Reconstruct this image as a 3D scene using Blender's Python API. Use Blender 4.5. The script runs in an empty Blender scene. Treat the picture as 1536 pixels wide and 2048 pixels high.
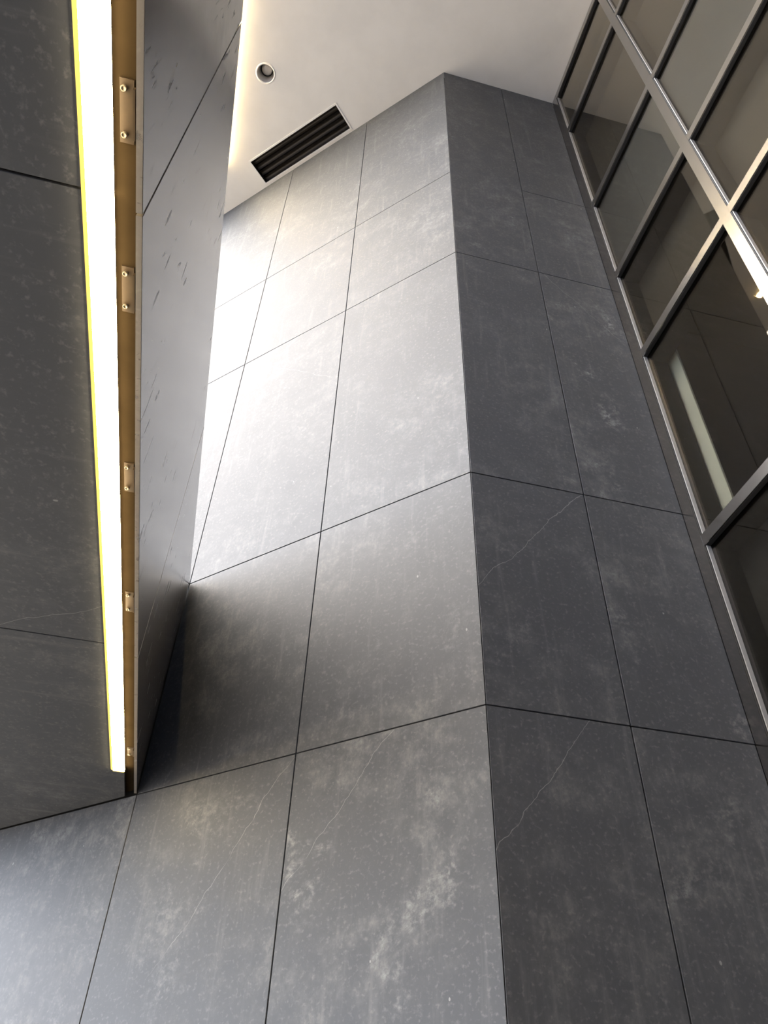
import bpy, bmesh, math, random
from mathutils import Vector, Matrix
from mathutils.geometry import tessellate_polygon
random.seed(7)
scene = bpy.context.scene
COL = scene.collection

# ------------------------------------------------------------------ frame of reference
K = 0.75                      # metres per survey unit
EYE = 1.6
def W(x, y, z):               # survey unit (camera at origin) -> metres
    return Vector((K * x, K * y, K * z + EYE))

# ------------------------------------------------------------------ camera
cam_d = bpy.data.cameras.new('camera'); cam = bpy.data.objects.new('camera', cam_d); COL.objects.link(cam)
cr = Vector((0.97064466, -0.23871028, 0.02943363)); cu = Vector((-0.18194249, -0.6486972, 0.73897826)); cf = Vector((0.15730819, 0.72264053, 0.67308602))
M = Matrix.Identity(4)
for i in range(3):
    M[i][0] = cr[i]; M[i][1] = cu[i]; M[i][2] = -cf[i]
M[2][3] = EYE
cam.matrix_world = M
cam_d.sensor_fit = 'VERTICAL'; cam_d.sensor_height = 36.0; cam_d.sensor_width = 27.0
cam_d.lens = 1521.757 / 2048 * 36.0
cam_d.clip_start = 0.02
scene.camera = cam

# ------------------------------------------------------------------ overcast sky, exposure
SKY = 18.0
world = bpy.data.worlds.new('overcast_sky'); scene.world = world; world.use_nodes = True
nt = world.node_tree; nt.nodes.clear()
tc = nt.nodes.new('ShaderNodeTexCoord'); sp = nt.nodes.new('ShaderNodeSeparateXYZ')
ramp = nt.nodes.new('ShaderNodeValToRGB')          # standard overcast sky: zenith three times the horizon
ramp.color_ramp.elements[0].color = (0.69, 0.765, 0.89, 1); ramp.color_ramp.elements[0].position = 0.0
ramp.color_ramp.elements[1].color = (0.92, 0.81, 0.68, 1); ramp.color_ramp.elements[1].position = 1.0
bg = nt.nodes.new('ShaderNodeBackground'); wo = nt.nodes.new('ShaderNodeOutputWorld')
nt.links.new(tc.outputs['Generated'], sp.inputs[0]); nt.links.new(sp.outputs['Z'], ramp.inputs[0])
nt.links.new(ramp.outputs[0], bg.inputs[0]); bg.inputs[1].default_value = SKY
nt.links.new(bg.outputs[0], wo.inputs[0])
vs = scene.view_settings
vs.view_transform = 'Standard'; vs.look = 'None'; vs.gamma = 1.0; vs.use_curve_mapping = False
vs.exposure = 0.68

# ------------------------------------------------------------------ node helpers
def new_mat(name):
    m = bpy.data.materials.new(name); m.use_nodes = True
    t = m.node_tree; t.nodes.clear()
    o = t.nodes.new('ShaderNodeOutputMaterial')
    b = t.nodes.new('ShaderNodeBsdfPrincipled')
    t.links.new(b.outputs[0], o.inputs[0])
    return m, t, b
class G:
    def __init__(s, t): s.t = t
    def n(s, typ, **kw):
        nd = s.t.nodes.new(typ)
        for k, v in kw.items(): setattr(nd, k, v)
        return nd
    def put(s, sock, v):
        if hasattr(v, 'is_linked') or hasattr(v, 'links'): s.t.links.new(v, sock)
        else: sock.default_value = v
    def math(s, op, a, b=0.0, c=0.0, clamp=False):
        nd = s.n('ShaderNodeMath', operation=op); nd.use_clamp = clamp
        s.put(nd.inputs[0], a); s.put(nd.inputs[1], b); s.put(nd.inputs[2], c)
        return nd.outputs[0]
    def noise(s, vec, scale, detail=4, rough=0.55, dist=0.0):
        nd = s.n('ShaderNodeTexNoise'); s.put(nd.inputs['Vector'], vec)
        nd.inputs['Scale'].default_value = scale; nd.inputs['Detail'].default_value = detail
        nd.inputs['Roughness'].default_value = rough; nd.inputs['Distortion'].default_value = dist
        return nd.outputs[0]
    def ramp(s, v, lo, hi):
        nd = s.n('ShaderNodeMapRange', interpolation_type='SMOOTHSTEP'); s.put(nd.inputs[0], v)
        nd.inputs[1].default_value = lo; nd.inputs[2].default_value = hi
        return nd.outputs[0]
    def mix(s, f, a, b):
        nd = s.n('ShaderNodeMix', data_type='RGBA'); s.put(nd.inputs[0], f)
        for k, v in ((6, a), (7, b)):
            if isinstance(v, tuple): nd.inputs[k].default_value = (v[0], v[1], v[2], 1)
            else: s.t.links.new(v, nd.inputs[k])
        return nd.outputs[2]
    def scalev(s, vec, x, y, z):
        nd = s.n('ShaderNodeVectorMath', operation='MULTIPLY'); s.put(nd.inputs[0], vec); nd.inputs[1].default_value = (x, y, z)
        return nd.outputs[0]
    def attr(s, name):
        nd = s.n('ShaderNodeAttribute', attribute_type='OBJECT', attribute_name=name)
        return nd.outputs['Fac']

def slate(name, base, light, rough, streak=0.0, relief=0.12, spec=0.27):
    """dark large-format porcelain slab: cloudy mottling, pale veins, drip marks and lime specks"""
    m, t, b = new_mat(name); g = G(t)
    tc = g.n('ShaderNodeTexCoord'); info = g.n('ShaderNodeObjectInfo')
    off = g.math('MULTIPLY', info.outputs['Random'], 60.0)
    comb = g.n('ShaderNodeCombineXYZ'); g.put(comb.inputs[0], off); g.put(comb.inputs[1], off); g.put(comb.inputs[2], off)
    add = g.n('ShaderNodeVectorMath', operation='ADD'); g.put(add.inputs[0], tc.outputs['Object']); g.put(add.inputs[1], comb.outputs[0])
    P = add.outputs[0]
    cloud = g.noise(P, 1.6, 5, 0.6, 0.3)
    mid = g.noise(P, 7.0, 6, 0.65)
    fine = g.noise(P, 55.0, 4, 0.6)
    grit = g.noise(g.scalev(P, 1, 0.6, 1), 34.0, 6, 0.75)
    vert = g.noise(g.scalev(P, 22, 1.6, 22), 1.0, 4, 0.6)          # rain streaks
    f = g.math('MULTIPLY', g.math('MULTIPLY', g.ramp(cloud, 0.36, 0.80), g.ramp(mid, 0.35, 0.75)), g.math('ADD', 0.25, g.math('MULTIPLY', g.ramp(grit, 0.38, 0.66), 0.55)))
    col = g.mix(f, base, light)
    col = g.mix(g.math('MULTIPLY', g.ramp(fine, 0.52, 0.75), 0.30), col, light)
    col = g.mix(g.math('MULTIPLY', g.ramp(vert, 0.55, 0.8), 0.22), col, light)
    # one thin diagonal vein per slab
    so = g.n('ShaderNodeSeparateXYZ'); g.put(so.inputs[0], tc.outputs['Object'])
    wob = g.math('MULTIPLY', g.math('SUBTRACT', g.noise(tc.outputs['Object'], 3.0, 4), 0.5), 0.16)
    u = g.math('ADD', so.outputs[0], wob)
    line = g.math('SUBTRACT', g.attr('vein_u'), g.math('MULTIPLY', so.outputs[1], g.attr('vein_slope')))
    dist = g.math('ABSOLUTE', g.math('SUBTRACT', u, line))
    vein = g.math('SUBTRACT', 1.0, g.ramp(dist, 0.0004, 0.0022))
    vein = g.math('MULTIPLY', vein, g.ramp(so.outputs[1], -0.95, -0.70))
    vein = g.math('MULTIPLY', vein, g.ramp(g.noise(tc.outputs['Object'], 6.0, 2), 0.30, 0.50))
    col = g.mix(g.math('MULTIPLY', vein, 0.5), col, (0.34, 0.34, 0.33))
    # lime specks
    vor = g.n('ShaderNodeTexVoronoi'); g.put(vor.inputs['Vector'], g.scalev(P, 1, 0.6, 1)); vor.inputs['Scale'].default_value = 9.0
    sel = g.math('GREATER_THAN', g.noise(P, 3.1, 2), 0.57)
    sz = g.math('MULTIPLY', g.noise(P, 21.0, 2), 0.085)
    speck = g.math('MULTIPLY', g.math('LESS_THAN', vor.outputs['Distance'], sz), sel)
    col = g.mix(g.math('MULTIPLY', speck, 0.42), col, (0.40, 0.40, 0.39))
    # lime bloom and pale bird marks on some slabs
    bloom = g.math('MULTIPLY', g.ramp(g.noise(P, 2.3, 6, 0.7, 0.6), 0.54, 0.72), g.attr('bloom'))
    col = g.mix(g.math('MULTIPLY', bloom, g.ramp(g.noise(P, 26.0, 5, 0.7), 0.42, 0.66)), col, (0.26, 0.26, 0.255))
    if streak:
        sk = g.noise(g.scalev(P, 30, 5.0, 30), 1.0, 3, 0.6, 0.6)
        mask = g.math('MULTIPLY', g.ramp(sk, 0.60, 0.70), g.ramp(g.noise(P, 1.6, 3), 0.42, 0.58))
        col = g.mix(g.math('MULTIPLY', mask, streak), col, (0.012, 0.012, 0.012))
    t.links.new(col, b.inputs['Base Color'])
    r = g.math('ADD', rough - 0.06, g.math('MULTIPLY', mid, 0.12))
    if streak:
        r = g.math('ADD', r, g.math('MULTIPLY', mask, 0.22))          # dirt streaks are dull
    t.links.new(r, b.inputs['Roughness'])
    b.inputs['IOR'].default_value = 1.5; b.inputs['Specular IOR Level'].default_value = spec
    bp = g.n('ShaderNodeBump'); bp.inputs['Strength'].default_value = relief; bp.inputs['Distance'].default_value = 0.004
    g.put(bp.inputs['Height'], g.math('ADD', fine, g.math('MULTIPLY', mid, 1.5)))
    if relief: t.links.new(bp.outputs[0], b.inputs['Normal'])
    return m

def simple(name, col, rough=0.5, metal=0.0, var=0.12, scale=8.0, bump=0.0, spec=0.5):
    m, t, b = new_mat(name); g = G(t)
    tc = g.n('ShaderNodeTexCoord')
    n1 = g.noise(tc.outputs['Object'], scale, 5, 0.6)
    lo = tuple(c * (1 - var) for c in col); hi = tuple(min(1, c * (1 + var)) for c in col)
    t.links.new(g.mix(g.ramp(n1, 0.3, 0.7), lo, hi), b.inputs['Base Color'])
    b.inputs['Roughness'].default_value = rough; b.inputs['Metallic'].default_value = metal
    b.inputs['Specular IOR Level'].default_value = spec
    if bump:
        bp = g.n('ShaderNodeBump'); bp.inputs['Strength'].default_value = bump; bp.inputs['Distance'].default_value = 0.004
        g.put(bp.inputs['Height'], g.noise(tc.outputs['Object'], scale * 8, 4)); t.links.new(bp.outputs[0], b.inputs['Normal'])
    return m
def glow(name, col, strength):
    m = bpy.data.materials.new(name); m.use_nodes = True; t = m.node_tree; t.nodes.clear()
    o = t.nodes.new('ShaderNodeOutputMaterial'); e = t.nodes.new('ShaderNodeEmission')
    e.inputs[0].default_value = (*col, 1); e.inputs[1].default_value = strength
    t.links.new(e.outputs[0], o.inputs[0]); return m
def glass(name, tint, boost=1.0):
    m = bpy.data.materials.new(name); m.use_nodes = True; t = m.node_tree; t.nodes.clear(); g = G(t)
    o = g.n('ShaderNodeOutputMaterial'); mx = g.n('ShaderNodeMixShader')
    tr = g.n('ShaderNodeBsdfTransparent'); tr.inputs[0].default_value = (*tint, 1)
    gl = g.n('ShaderNodeBsdfGlossy'); gl.inputs['Roughness'].default_value = 0.015; gl.inputs[0].default_value = (0.95, 0.89, 0.79, 1)
    lw = g.n('ShaderNodeLayerWeight'); lw.inputs[0].default_value = 0.5
    fr = g.math('ADD', 0.04, g.math('MULTIPLY', g.math('POWER', lw.outputs['Facing'], 5.0), 0.96))   # Schlick
    g.put(mx.inputs[0], g.math('MULTIPLY', fr, boost, clamp=True))
    t.links.new(tr.outputs[0], mx.inputs[1]); t.links.new(gl.outputs[0], mx.inputs[2]); t.links.new(mx.outputs[0], o.inputs[0])
    return m

MAT = {
 'slate': slate('slate_slab', (0.058, 0.061, 0.067), (0.215, 0.212, 0.206), 0.64, 0.0, 0.08),
 'slate_fin': slate('slate_slab_streaked', (0.17, 0.150, 0.13), (0.26, 0.235, 0.21), 0.13, 0.8, 0.0, 1.0),
 'back': simple('dark_backing', (0.008, 0.008, 0.008), 0.9),
 'plaster': simple('ceiling_plaster', (0.66, 0.628, 0.565), 0.9, 0, 0.035, 2.2, 0.05),
 'trim': simple('plaster_trim', (0.68, 0.655, 0.60), 0.55, 0, 0.03),
 'frame': simple('window_frame_paint', (0.38, 0.365, 0.35), 0.19, 1.0, 0.04),
 'gasket': simple('black_gasket', (0.006, 0.006, 0.006), 0.8),
 'bead': simple('aluminium_bead', (0.40, 0.39, 0.38), 0.4, 0.4, 0.05),
 'glass': glass('tinted_glass', (0.72, 0.71, 0.68), 1.25),
 'spandrel': simple('spandrel_grey', (0.045, 0.05, 0.055), 0.7),
 'blind': simple('taupe_blind', (0.04, 0.035, 0.027), 0.9, 0, 0.1, 3),
 'inner': simple('dark_interior', (0.015, 0.015, 0.015), 0.8),
 'pale': simple('pale_render', (0.60, 0.63, 0.56), 0.7, 0, 0.06, 3),
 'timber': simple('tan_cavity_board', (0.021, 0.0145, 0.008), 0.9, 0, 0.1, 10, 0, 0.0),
 'steel': simple('zinc_bracket', (0.09, 0.075, 0.055), 0.4, 0.3, 0.1, 20),
 'clip': simple('brown_clip', (0.026, 0.016, 0.008), 0.6, 0.0, 0.15, 20, 0, 0.2),
 'brown': simple('dark_brown_metal', (0.022, 0.017, 0.012), 0.42, 0.3, 0.1),
 'can': simple('grey_reflector', (0.68, 0.63, 0.56), 0.4, 0.0, 0.1, 14),
 'lampglass': simple('lamp_lens', (0.55, 0.52, 0.48), 0.2, 0, 0.05),
 'floor': simple('grey_paving', (0.115, 0.107, 0.094), 0.8, 0, 0.1, 3),
 'bounce_cut': simple('bounce_cut_dark', (0.05, 0.05, 0.05), 0.7, 0, 0.1, 3),  # dark tone for the added floor that cuts bounced light
 'building': simple('sky_blocker_blue', (0.035, 0.055, 0.11), 0.7, 0, 0.15, 1),  # dark blue for the added sky-blocking wall, tints its bounce
 'led': glow('led_white', (1.0, 0.80, 0.48), 48.0),
 'led_high': glow('led_warm_high', (1.0, 0.76, 0.40), 110.0),
 'led_edge': glow('led_warm_edge', (1.0, 0.66, 0.12), 1.2),
}

# ------------------------------------------------------------------ mesh helpers
def tag(o, label=None, cat=None, group=None, kind=None):
    if label: o['label'] = label
    if cat: o['category'] = cat
    if group: o['group'] = group
    if kind: o['kind'] = kind
    return o
def link(name, me, mat, parent=None, mw=None):
    o = bpy.data.objects.new(name, me); COL.objects.link(o)
    if mat is not None and not me.materials: me.materials.append(MAT[mat])
    if parent is not None: o.parent = parent
    if mw is not None: o.matrix_local = mw
    return o
def mesh(name, vs, fs):
    me = bpy.data.meshes.new(name); me.from_pydata([tuple(v) for v in vs], [], fs)
    bm = bmesh.new(); bm.from_mesh(me); bmesh.ops.recalc_face_normals(bm, faces=bm.faces[:]); bm.to_mesh(me); bm.free()
    return me
def empty(name, loc):
    o = bpy.data.objects.new(name, None); COL.objects.link(o); o.location = loc; o.empty_display_size = 0.1
    return o
def box_me(name, lo, hi):
    v = [(x, y, z) for x in (lo[0], hi[0]) for y in (lo[1], hi[1]) for z in (lo[2], hi[2])]
    f = [(0, 1, 3, 2), (4, 6, 7, 5), (0, 4, 5, 1), (2, 3, 7, 6), (0, 2, 6, 4), (1, 5, 7, 3)]
    return mesh(name, v, f)
def box(name, p, q, mat, parent=None):
    """axis-aligned box between two points given in metres (world); origin at its lower corner, child-relative if parented"""
    lo = Vector([min(a, b) for a, b in zip(p, q)]); hi = Vector([max(a, b) for a, b in zip(p, q)])
    base = parent.location if parent is not None else Vector((0, 0, 0))
    me = box_me(name, (0, 0, 0), hi - lo)
    return link(name, me, mat, parent, Matrix.Translation(lo - base))
def inset(poly, d):
    n = len(poly); out = []
    for i in range(n):
        a, b, c = Vector(poly[i - 1]), Vector(poly[i]), Vector(poly[(i + 1) % n])
        e1 = (b - a).normalized(); e2 = (c - b).normalized()
        n1 = Vector((-e1.y, e1.x)); n2 = Vector((-e2.y, e2.x))
        k = 1.0 + n1.dot(n2)
        out.append(b + (n1 + n2) * (d / max(k, 0.2)))
    return out
def slab_me(name, poly, th, ch=0.0015, mitre=None):
    """convex CCW polygon slab; face at w=0, body goes to w=-th; small chamfer round the face.
    mitre: dict edge index -> inward shift of the back edge"""
    n = len(poly); front = inset(poly, ch); mid = [Vector(p) for p in poly]; back = [Vector(p) for p in poly]
    if mitre:
        for e, d in mitre.items():
            a, b = Vector(poly[e]), Vector(poly[(e + 1) % n]); t = (b - a).normalized(); nn = Vector((-t.y, t.x)) * d
            back[e] = back[e] + nn; back[(e + 1) % n] = back[(e + 1) % n] + nn
    v = [(p.x, p.y, 0) for p in front] + [(p.x, p.y, -ch) for p in mid] + [(p.x, p.y, -th) for p in back]
    f = [tuple(range(n)), tuple(reversed(range(2 * n, 3 * n)))]
    for i in range(n):
        j = (i + 1) % n
        f.append((i, n + i, n + j, j)); f.append((n + i, 2 * n + i, 2 * n + j, n + j))
    return mesh(name, v, f)
def frame_mat(origin, u, v, w):
    m = Matrix.Identity(4)
    for i in range(3):
        m[i][0] = u[i]; m[i][1] = v[i]; m[i][2] = w[i]; m[i][3] = origin[i]
    return m
def lathe_me(name, prof, seg=40):
    vs = []; fs = []
    for (r, z) in prof:
        for k in range(seg):
            a = 2 * math.pi * k / seg; vs.append((r * math.cos(a), r * math.sin(a), z))
    for i in range(len(prof) - 1):
        for k in range(seg):
            l = (k + 1) % seg; fs.append((i * seg + k, i * seg + l, (i + 1) * seg + l, (i + 1) * seg + k))
    me = mesh(name, vs, fs)
    for p in me.polygons: p.use_smooth = True
    return me
def prism_me(name, poly, z0, z1):
    n = len(poly)
    v = [(x, y, z0) for x, y in poly] + [(x, y, z1) for x, y in poly]
    f = [tuple(reversed(range(n))), tuple(range(n, 2 * n))] + [(i, (i + 1) % n, n + (i + 1) % n, n + i) for i in range(n)]
    return mesh(name, v, f)

# ------------------------------------------------------------------ survey (units)
A = 0.7952
CX, CY = 1.454, 3.7264
D1 = Vector((-math.cos(A), math.sin(A), 0)); N1 = Vector((-math.sin(A), -math.cos(A), 0))
def wall_xy(s, off=0.0): return (CX + D1.x * s + N1.x * off, CY + D1.y * s + N1.y * off)
def wall_y(x, off=0.0):  return CY + (CX - x) / math.cos(A) * math.sin(A) - off / math.cos(A)
ZF = -EYE / K; ZC = 12.49
ROWS = [ZF, -1.07, 2.137, 4.03, 7.235, 9.11, ZC]
GAP = 0.0065; TH = 0.012
SEND = 7.2

# ------------------------------------------------------------------ setting: angled stone wall
def wl(p): return K * p
rot_l = (-D1, Vector((0, 0, 1)), N1)
wl_origin = W(CX, CY, ZF)
ax, ay = wall_xy(0.0, -0.030 / K); bx, by = wall_xy(SEND, -0.030 / K)
cx_, cy_ = wall_xy(SEND, -0.30 / K); 
pl = [(K * bx, K * by), (K * (CX + 0.012), K * CY + 0.030), (K * (CX + 0.16), K * CY + 0.26), (K * cx_, K * cy_)]
wall_left = tag(link('wall_left', prism_me('wall_left', [(p[0] - wl_origin.x, p[1] - wl_origin.y) for p in pl], 0, K * (ZC - ZF)), 'back', None, Matrix.Translation(wl_origin)),
                'tall angled wall clad in dark slate slabs below the ceiling vent', 'wall', kind='structure')
COLS = [0.0, 1.357, 2.785, 4.36, 5.72, SEND]
VEIN_L = {(1, 0): (0.57, 0.93), (1, 1): (1.07, 0.76), (3, 1): (0.06, -1.13)}
rl = random.Random(3)
for r in range(len(ROWS) - 1):
    for c in range(len(COLS) - 1):
        if r == 2 and c >= 2: continue                       # covered by the canopy
        z0, z1 = K * ROWS[r] + GAP / 2, K * ROWS[r + 1] - GAP / 2
        if r == 5: z1 = K * ZC - 0.002
        s0, s1 = K * COLS[c], K * COLS[c + 1]
        if c > 0: s0 += GAP / 2
        else: s0 += 0.0022
        s1 -= GAP / 2
        w, h = s1 - s0, z1 - z0
        poly = [(0, -h), (w, -h), (w, 0), (0, 0)]
        me = slab_me('panel', poly, TH, 0.0012, {1: TH * 0.42} if c == 0 else None)
        o = Vector((K * CX, K * CY, EYE)) + D1 * s1 + Vector((0, 0, z1))
        p = link('panel', me, 'slate', wall_left, frame_mat(o - wl_origin, *rot_l))
        vu, vs_ = VEIN_L.get((r, c), (-9.0, 0.8))
        p['vein_u'] = float(vu); p['vein_slope'] = float(-vs_ if vs_ < 0 else -vs_)
        p['bloom'] = {(1, 0): 0.75, (2, 1): 0.35, (2, 0): 0.3, (1, 1): 0.35, (1, 2): 0.4}.get((r, c), 0.15)

# ------------------------------------------------------------------ setting: straight stone wall
wr_origin = W(CX, CY, ZF)
XG = 3.18                     # front plane of the glazing
wall_right = tag(box('wall_right', W(CX + 0.03, CY, ZF) + Vector((0, 0.030, 0)), W(XG + 0.3, CY, ZC) + Vector((0, 0.25, 0)), 'back'),
                 'narrow dark slate wall between the bright angled wall and the glazing', 'wall', kind='structure')
COLR = [0.0, 0.902, XG - CX]
VEIN_R = {(1, 0): (0.50, 0.84), (2, 0): (0.665, 0.86), (1, 1): (-9, .8), (4, 0): (0.55, 1.6), (4, 1): (0.3, 1.9), (3, 1): (0.04, -0.72)}
for r in range(len(ROWS) - 1):
    for c in range(2):
        if c == 0 and r == 5: continue                       # the tall top slab of the first column has no joint
        z0, z1 = K * ROWS[r] + GAP / 2, K * ROWS[r + 1] - GAP / 2
        if r == 5 or (c == 0 and r == 4): z1 = K * ZC - 0.002
        u0, u1 = K * COLR[c], K * COLR[c + 1]
        u0 += 0.0022 if c == 0 else GAP / 2
        u1 -= GAP / 2 if c == 0 else 0.001
        w, h = u1 - u0, z1 - z0
        poly = [(0, -h), (w, -h), (w, 0), (0, 0)]
        me = slab_me('panel', poly, TH, 0.0012, {3: TH * 0.42} if c == 0 else None)
        o = Vector((K * CX + u0, K * CY, EYE + z1))
        p = link('panel', me, 'slate', wall_right, frame_mat(o - wall_right.location, Vector((1, 0, 0)), Vector((0, 0, 1)), Vector((0, -1, 0))))
        vu, vs_ = VEIN_R.get((r, c), (-9.0, 0.8))
        p['vein_u'] = float(vu); p['vein_slope'] = float(-vs_)
        p['bloom'] = {(3, 1): 0.8, (1, 1): 0.5, (2, 0): 0.4, (2, 1): 0.5}.get((r, c), 0.3)

# ------------------------------------------------------------------ setting: ceiling with cut-outs
XL = -2.25; YB = -4.6
VENT = dict(s0=1.635, s1=3.32, d0=0.055, d1=0.46)
DL = (-1.124, 4.403); DLR = 0.130
outer = [(XL, YB), (XG + 0.4, YB), (XG + 0.4, CY + 0.32), (CX + 0.12, CY + 0.32), (XL, wall_y(XL) + 0.40)]
vent_c = [wall_xy(VENT['s0'], VENT['d0']), wall_xy(VENT['s1'], VENT['d0']), wall_xy(VENT['s1'], VENT['d1']), wall_xy(VENT['s0'], VENT['d1'])]
dl_c = [(DL[0] + DLR * math.cos(2 * math.pi * k / 40), DL[1] + DLR * math.sin(2 * math.pi * k / 40)) for k in range(40)]
L2X0, L2X1 = -1.72, -1.63
loops = [[Vector((K * x, K * y, 0)) for x, y in lp] for lp in (outer, vent_c, dl_c)]
tri = tessellate_polygon(loops); flat = [v for lp in loops for v in lp]
cm = bpy.data.meshes.new('ceiling')
vb = [tuple(v) for v in flat]; nb = len(vb)
vt = [(v[0], v[1], 0.02) for v in vb]
fc = [tuple(t) for t in tri] + [tuple(nb + i for i in reversed(t)) for t in tri]
k0 = 0
for lp in loops:
    n = len(lp)
    for i in range(n): fc.append((k0 + i, k0 + (i + 1) % n, nb + k0 + (i + 1) % n, nb + k0 + i))
    k0 += n
cm.from_pydata(vb + vt, [], fc)
bm = bmesh.new(); bm.from_mesh(cm); bmesh.ops.recalc_face_normals(bm, faces=bm.faces[:]); bm.to_mesh(cm); bm.free()
ceiling = tag(link('ceiling', cm, 'plaster', None, Matrix.Translation((0, 0, K * ZC + EYE))), 'off-white plaster ceiling with a round light and a slotted vent', 'ceiling', kind='structure')
slab = link('slab', prism_me('slab', [(K * x, K * y) for x, y in outer], 0.30, 0.55), 'back', ceiling)
fas = link('fascia', box_me('fascia', (K * XL - 0.02, K * YB, -0.0), (K * XL, K * (wall_y(XL)), 0.55)), 'plaster', ceiling)

# ------------------------------------------------------------------ setting: paving, with an added floor and wall that hold back light
floor = tag(box('floor', (-400, -300, -0.2), (60, 300, 0), 'floor'), 'grey paving in front of the building', 'floor', kind='structure')
box('bounce_cut_floor', (-4.2, -3.5, 0.0), (K * XG, K * CY, 0.012), 'bounce_cut', floor)  # added out of view so less light bounces up to the soffit
sky_blocker_wall = tag(box('sky_blocker_wall', (-30, -4.1, 0), (4, -3.5, 18), 'building'), 'added unseen dark blue wall blocking sky light behind the camera', 'wall', kind='structure')  # added out of view to keep sky light off the right wall

# ------------------------------------------------------------------ setting: glazed wall
win = empty('window_1', W(XG, CY, ZF)); tag(win, 'tall glazed wall with dark mullions beside the slate wall', 'window', kind='structure')
FD = 0.045                    # recess of the glass behind the frame face
ID = 0.265                     # depth of the frame inside
MULL = [(3.612, CY - 0.002), (2.163, 2.265), (0.712, 0.814), (-0.74, -0.638), (-2.19, -2.09), (-3.64, -3.54)]
TRAN = [3.62, 5.90, 7.285, 8.87, 11.08]; TH_T = 0.098
TOPZ = 12.36
GR = 0.010                    # black reveal round each pane
for (y0, y1) in MULL:
    box('mullion', W(XG, y0, ZF), W(XG + FD, y1, ZC - 0.002), 'frame', win)
    box('mullion_body', W(XG + FD + 0.0105, y0, ZF), W(XG + ID, y1, ZC - 0.002), 'inner', win)
ZB = [(ZF, ZF + 0.12)] + [(z, z + TH_T) for z in TRAN] + [(TOPZ, ZC - 0.002)]
for b in range(len(MULL) - 1):
    yb, ya = MULL[b][0], MULL[b + 1][1]           # bay between ya (near) and yb (far)
    for (z0, z1) in ZB:
        box('transom', W(XG + 0.001, ya, z0), W(XG + FD, yb, z1), 'frame', win)
        box('transom_body', W(XG + FD + 0.0105, ya, z0), W(XG + ID - 0.002, yb, z1), 'inner', win)
    if b > 2: continue
    for i in range(len(ZB) - 1):
        z0, z1 = ZB[i][1], ZB[i + 1][0]
        box('pane', W(XG + FD, ya - 0.01, z0 - 0.01), W(XG + FD + 0.010, yb + 0.01, z1 + 0.01), 'glass', win)
        # black rebate and pale bead on the far jamb and above/below
        box('gasket', W(XG + 0.004, yb - GR, z0), W(XG + FD - 0.012, yb + 0.002, z1), 'gasket', win)
        box('bead', W(XG + 0.012, yb - GR - 0.008, z0 + 0.012), W(XG + FD - 0.001, yb - GR + 0.001, z1 - 0.006), 'bead', win)
        box('gasket', W(XG + 0.012, ya, z1 - 0.004), W(XG + FD, yb - 0.02, z1 + 0.002), 'gasket', win)
        if i == 3:
            box('spandrel_panel', W(XG + FD + 0.03, ya - 0.005, z0 - 0.005), W(XG + FD + 0.06, yb + 0.005, z1 + 0.005), 'spandrel', win)
        elif i in (2, 4, 5):
            box('blind', W(XG + ID, ya - 0.04, z0 - 0.04), W(XG + ID + 0.02, yb + 0.04, z1 + 0.04), 'blind', win)
        elif i == 0:
            box('inner_panel', W(XG + ID, ya - 0.04, z0 - 0.04), W(XG + ID + 0.02, yb + 0.04, z1 + 0.04), 'inner', win)
# the room behind
wall_inside = tag(box('wall_inside', W(XG + 3.0, -6, ZF), W(XG + 3.2, CY + 0.6, ZC), 'inner'), 'dark inner wall of the room behind the glazing', 'wall', kind='structure')
box('side_wall', W(XG + ID, CY + 0.3, ZF), W(XG + 3.0, CY + 0.6, ZC), 'inner', wall_inside)
box('side_wall', W(XG + ID, -6.2, ZF), W(XG + 3.2, -6, ZC), 'inner', wall_inside)
box('floor_slab', W(XG + ID + 0.02, -6, 7.3), W(XG + 3.0, CY + 0.3, 8.8), 'inner', wall_inside)
box('ceiling_lining', W(XG + ID, -6, ZC - 0.1), W(XG + 3.0, CY + 0.3, ZC + .2), 'inner', wall_inside)

# ------------------------------------------------------------------ canopy beam
FX = -0.498; SZ = 2.141; CT = 4.025
canopy = empty('canopy', W(FX, 5.7, SZ))
tag(canopy, 'dark slate-clad canopy beam running out from the angled wall', 'canopy')
cb = canopy.location
def cw(x, y, z): return W(x, y, z) - cb
CYB = -4.0; CXL = -2.9
fin_th = 0.020
core = [(FX - fin_th - 0.004, CYB), (FX - fin_th - 0.004, wall_y(FX - fin_th) - 0.02), (CXL + 0.02, wall_y(CXL) - 0.02), (CXL + 0.02, CYB)]
zc0 = SZ + 0.026
link('core', prism_me('core', [tuple((cw(x, y, 0)).xy) for x, y in core], K * (zc0 - SZ), K * (CT - 0.02 - SZ)), 'timber', canopy)
# soffit lining board that the soffit slabs hang from
SX = -0.583                   # right-hand edge of the soffit
brd = [(SX - 0.004, CYB), (SX - 0.004, wall_y(SX) - 0.02), (CXL + 0.02, wall_y(CXL) - 0.02), (CXL + 0.02, CYB)]
link('soffit_board', prism_me('soffit_board', [tuple((cw(x, y, 0)).xy) for x, y in brd], 0.0122, K * (zc0 - SZ)), 'timber', canopy)
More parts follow.
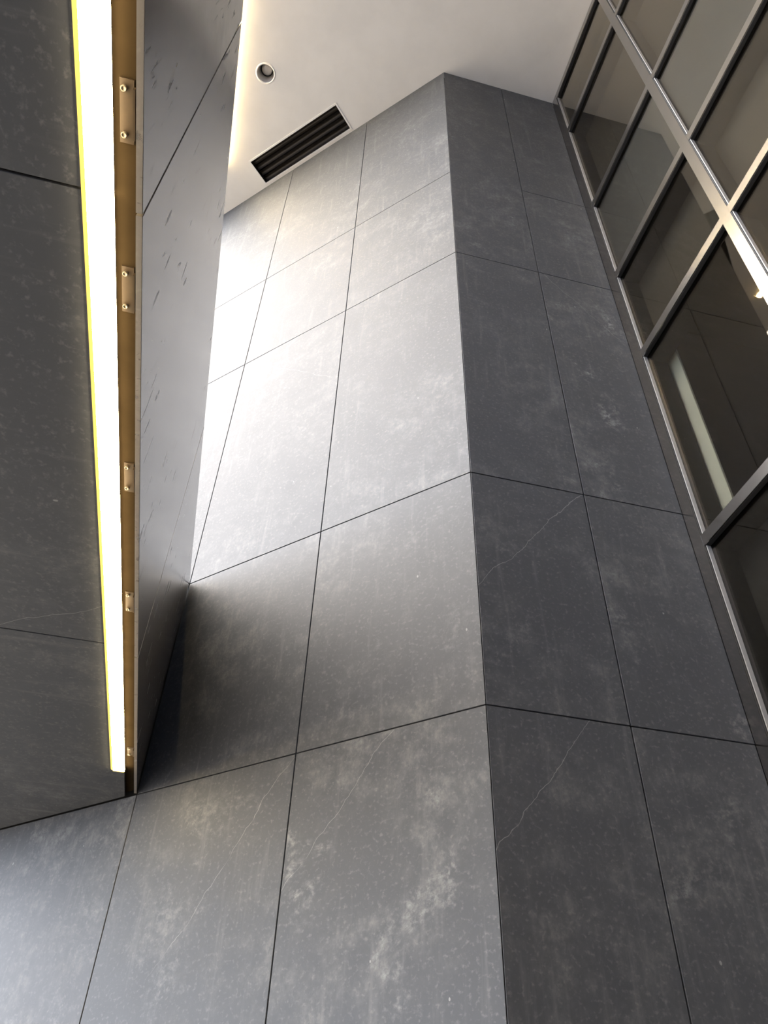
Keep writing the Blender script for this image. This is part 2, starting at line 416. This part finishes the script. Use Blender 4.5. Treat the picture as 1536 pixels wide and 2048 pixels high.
# fin slabs
FJ = [CYB, -1.33, 1.228, 3.789]
G2 = GAP / K
for i in range(4):
    y0 = FJ[i] + G2 / 2
    if i < 3:
        y1 = FJ[i + 1] - G2 / 2; poly = [(0, 0), (y1 - y0, 0), (y1 - y0, CT - SZ), (0, CT - SZ)]
    else:
        y1 = wall_y(FX) - 0.006; poly = [(0, 0), (y1 - y0, 0), (y1 - y0, CT - SZ), (0, CT - SZ)]
    hh = K * (CT - SZ)
    poly = [(K * a, K * b - hh) for a, b in poly]
    o = cw(FX, y0, CT)
    p = link('fin_panel', slab_me('fin_panel', poly, fin_th * K, 0.0012), 'slate_fin', canopy, frame_mat(o, Vector((0, 1, 0)), Vector((0, 0, 1)), Vector((1, 0, 0))))
    p['vein_u'] = -9.0; p['vein_slope'] = -0.8; p['bloom'] = 0.0
# soffit slabs (seen from below): u = y, v = x, face down
SJ = [CYB, -1.314, 1.190, 3.694]; SC = [CXL, SX]
for i in range(4):
    y0 = SJ[i] + G2 / 2
    if i < 3:
        y1 = SJ[i + 1] - G2 / 2
        pts = [(y0, CXL), (y1, CXL), (y1, SX), (y0, SX)]
    else:
        e = 0.012
        pts = [(y0, CXL), (wall_y(CXL) - e, CXL), (wall_y(SX) - e, SX), (y0, SX)]
    poly = [(K * (a - y0), K * (b - SX)) for a, b in pts]
    o = cw(SX, y0, SZ)
    p = link('soffit_panel', slab_me('soffit_panel', poly, TH, 0.0012), 'slate', canopy, frame_mat(o, Vector((0, 1, 0)), Vector((1, 0, 0)), Vector((0, 0, -1))))
    p['vein_u'] = {2: 1.55}.get(i, -9.0); p['vein_slope'] = 0.7; p['bloom'] = 0.1
# top coping and far edge slab
box('coping', W(CXL, CYB, CT - 0.02), W(FX - 0.02, 4.3, CT - 0.002), 'brown', canopy)
box('edge_panel', W(CXL - 0.02, CYB, SZ), W(CXL - 0.001, wall_y(CXL) - 0.03, CT), 'slate_fin', canopy)
# fixing brackets inside the slot
def bracket(yc, half):
    z = zc0
    b = box('bracket', W(-0.566, yc - half, z - 0.006), W(-0.528, yc + half, z), 'clip', canopy)
    lip = box_me('lip', (0, 0, 0), (0.006 * K, 2 * half * 0.8 * K, 0.016 * K))
    link('lip', lip, 'clip', b, Matrix.Translation((K * 0.038, half * 0.2 * K, -K * 0.014)))
    for sgn in (-0.72, 0.72):
        prof = [(0.0005, -0.004), (0.0035, -0.004), (0.0040, -0.0055), (0.0062, -0.0055), (0.0068, -0.004), (0.0068, 0.0)]
        link('screw', lathe_me('screw', prof, 14), 'steel', b, Matrix.Translation((K * 0.012, half * (1 + sgn) * K, 0)))
for yc, hf in ((0.95, 0.085), (1.51, 0.085), (2.40, 0.085), (3.30, 0.085), (5.05, 0.06)):
    bracket(yc, hf)

# ------------------------------------------------------------------ LED lines
def led(x0, x1, y0, y1, z, label, drop=0.015, rise=0.030, mat='led'):
    r = empty('led_strip_light', W((x0 + x1) / 2, y1, z)); tag(r, label, 'light')
    e = 0.016
    # diffuser: rounded lens section extruded along y
    w = x1 - x0 - e
    sec = [(x0 + e, -0.002), (x0 + e, -drop * 0.8), (x0 + e + 0.006, -drop), (x1 - 0.005, -drop), (x1, -drop * 0.8), (x1, rise)]
    sec.append((x0 + e, rise) if rise > 0.0 else (x0 + e, -0.001))
    n = len(sec)
    base = r.location
    v = []
    for y in (y0, y1):
        v += [tuple(W(sx, y, z + sz) - base) for sx, sz in sec]
    f = [tuple(range(n)), tuple(reversed(range(n, 2 * n)))] + [(i, (i + 1) % n, n + (i + 1) % n, n + i) for i in range(n)]
    link('diffuser', mesh('diffuser', v, f), mat, r)
    sec = [(x0 + e - 0.0005, -0.002), (x0 + e - 0.0005, -drop * 0.5), (x0 + 0.004, -drop * 0.4), (x0, -0.002)]
    n = 4; v = []
    for y in (y0, y1 + 0.012):
        v += [tuple(W(sx, y, z + sz) - base) for sx, sz in sec]
    f = [tuple(range(n)), tuple(reversed(range(n, 2 * n)))] + [(i, (i + 1) % n, n + (i + 1) % n, n + i) for i in range(n)]
    link('halo_lip', mesh('halo_lip', v, f), 'led_edge', r)  # yellow glowing strip stands in for the halo beside the lamp
    box('end_cap', W(x0 + e, y1, z - drop), W(x1 - 0.002, y1 + 0.012, z - 0.002), 'led_edge', r)
    return r
led(-0.672, SX + 0.004, -3.9, 5.31, SZ, 'long glowing warm white LED strip along the canopy slot', rise=-0.001)
led(L2X0, L2X1, -3.0, 5.87, ZC - 0.001, 'warm LED strip along the ceiling edge above the canopy', drop=0.03, rise=-0.0015, mat='led_high')

# ------------------------------------------------------------------ ceiling vent
vc = wall_xy((VENT['s0'] + VENT['s1']) / 2, (VENT['d0'] + VENT['d1']) / 2)
vent = empty('ceiling_vent', W(vc[0], vc[1], ZC)); tag(vent, 'dark slotted air vent in the ceiling beside the slate wall', 'vent')
L = K * (VENT['s1'] - VENT['s0']); Wd = K * (VENT['d1'] - VENT['d0'])
vm = frame_mat(Vector((0, 0, 0)), -D1, -N1, Vector((0, 0, 1)))      # u along wall, v towards wall, w up
def vpart(name, me, mat): return link(name, me, mat, vent, vm)
hl, hw = L / 2, Wd / 2
for (lo, hi) in (((-hl, -hw, 0.14), (hl, hw, 0.15)), ((-hl, -hw, 0.0), (-hl + 0.004, hw, 0.14)), ((hl - 0.004, -hw, 0.0), (hl, hw, 0.14)),
                 ((-hl, -hw, 0.0), (hl, -hw + 0.004, 0.14)), ((-hl, hw - 0.004, 0.0), (hl, hw, 0.14))):
    vpart('housing_wall', box_me('housing_wall', lo, hi), 'brown')
fw = 0.016
for (lo, hi) in (((-hl - fw, -hw - fw, -0.006), (hl + fw, -hw + 0.002, 0.0)), ((-hl - fw, hw - 0.002, -0.006), (hl + fw, hw + fw, 0.0)),
                 ((-hl - fw, -hw + 0.002, -0.006), (-hl + 0.002, hw - 0.002, 0.0)), ((hl - 0.002, -hw + 0.002, -0.006), (hl + fw, hw - 0.002, 0.0))):
    vpart('flange', box_me('flange', lo, hi), 'trim')
def blade_me(v0, wd):
    n = 10; vs_ = []; fs_ = []
    for k in range(n + 1):
        a = math.pi * (0.05 + 0.75 * k / n)
        y = v0 + wd * k / n; z = 0.020 + 0.045 * math.sin(a)
        for x in (-hl + 0.005, hl - 0.005):
            vs_.append((x, y, z)); vs_.append((x, y, z + 0.004))
    for k in range(n):
        a = 4 * k; b = 4 * (k + 1)
        fs_ += [(a, a + 2, b + 2, b), (a + 1, b + 1, b + 3, a + 3), (a, b, b + 1, a + 1), (a + 2, a + 3, b + 3, b + 2)]
    fs_ += [(0, 1, 3, 2), (4 * n, 4 * n + 2, 4 * n + 3, 4 * n + 1)]
    me = mesh('blade', vs_, fs_)
    return me
bw = Wd / 4
for k in range(4):
    b = blade_me(-hw + 0.006 + bw * k, bw * 0.86)
    vpart('blade', b, 'brown')

# ------------------------------------------------------------------ recessed downlight
dl = empty('recessed_downlight', W(DL[0], DL[1], ZC)); tag(dl, 'round recessed downlight, unlit, in the plaster ceiling', 'light')
R0 = K * DLR
link('trim_ring', lathe_me('trim_ring', [(R0 - 0.004, 0.01), (R0 - 0.004, -0.004), (R0 + 0.004, -0.006), (R0 + 0.012, -0.004), (R0 + 0.014, 0.0)], 48), 'trim', dl)
link('reflector', lathe_me('reflector', [(R0 - 0.0045, 0.0), (R0 - 0.006, 0.07), (R0 - 0.010, 0.13), (R0 - 0.022, 0.155), (0.001, 0.157)], 48), 'can', dl)
link('lamp_collar', lathe_me('lamp_collar', [(0.070, 0.150), (0.071, 0.112), (0.066, 0.110), (0.064, 0.150)], 40), 'back', dl)
link('lamp', lathe_me('lamp', [(0.0635, 0.140), (0.060, 0.122), (0.040, 0.113), (0.001, 0.110)], 40), 'lampglass', dl)

# ------------------------------------------------------------------ panel inside the glazed room
ip = tag(link('interior_panel', prism_me('interior_panel', [(0.003, 0), (0.015, 0.0), (0.015, 0.21), (0, 0.21), (0, 0.003)], K * (ZF - 3.0), K * (7.2 - 3.0)), 'pale', None, Matrix.Translation(W(3.47, 3.49, 3.0))),
         'pale upright panel standing behind the glass beside the slate wall', 'panel')
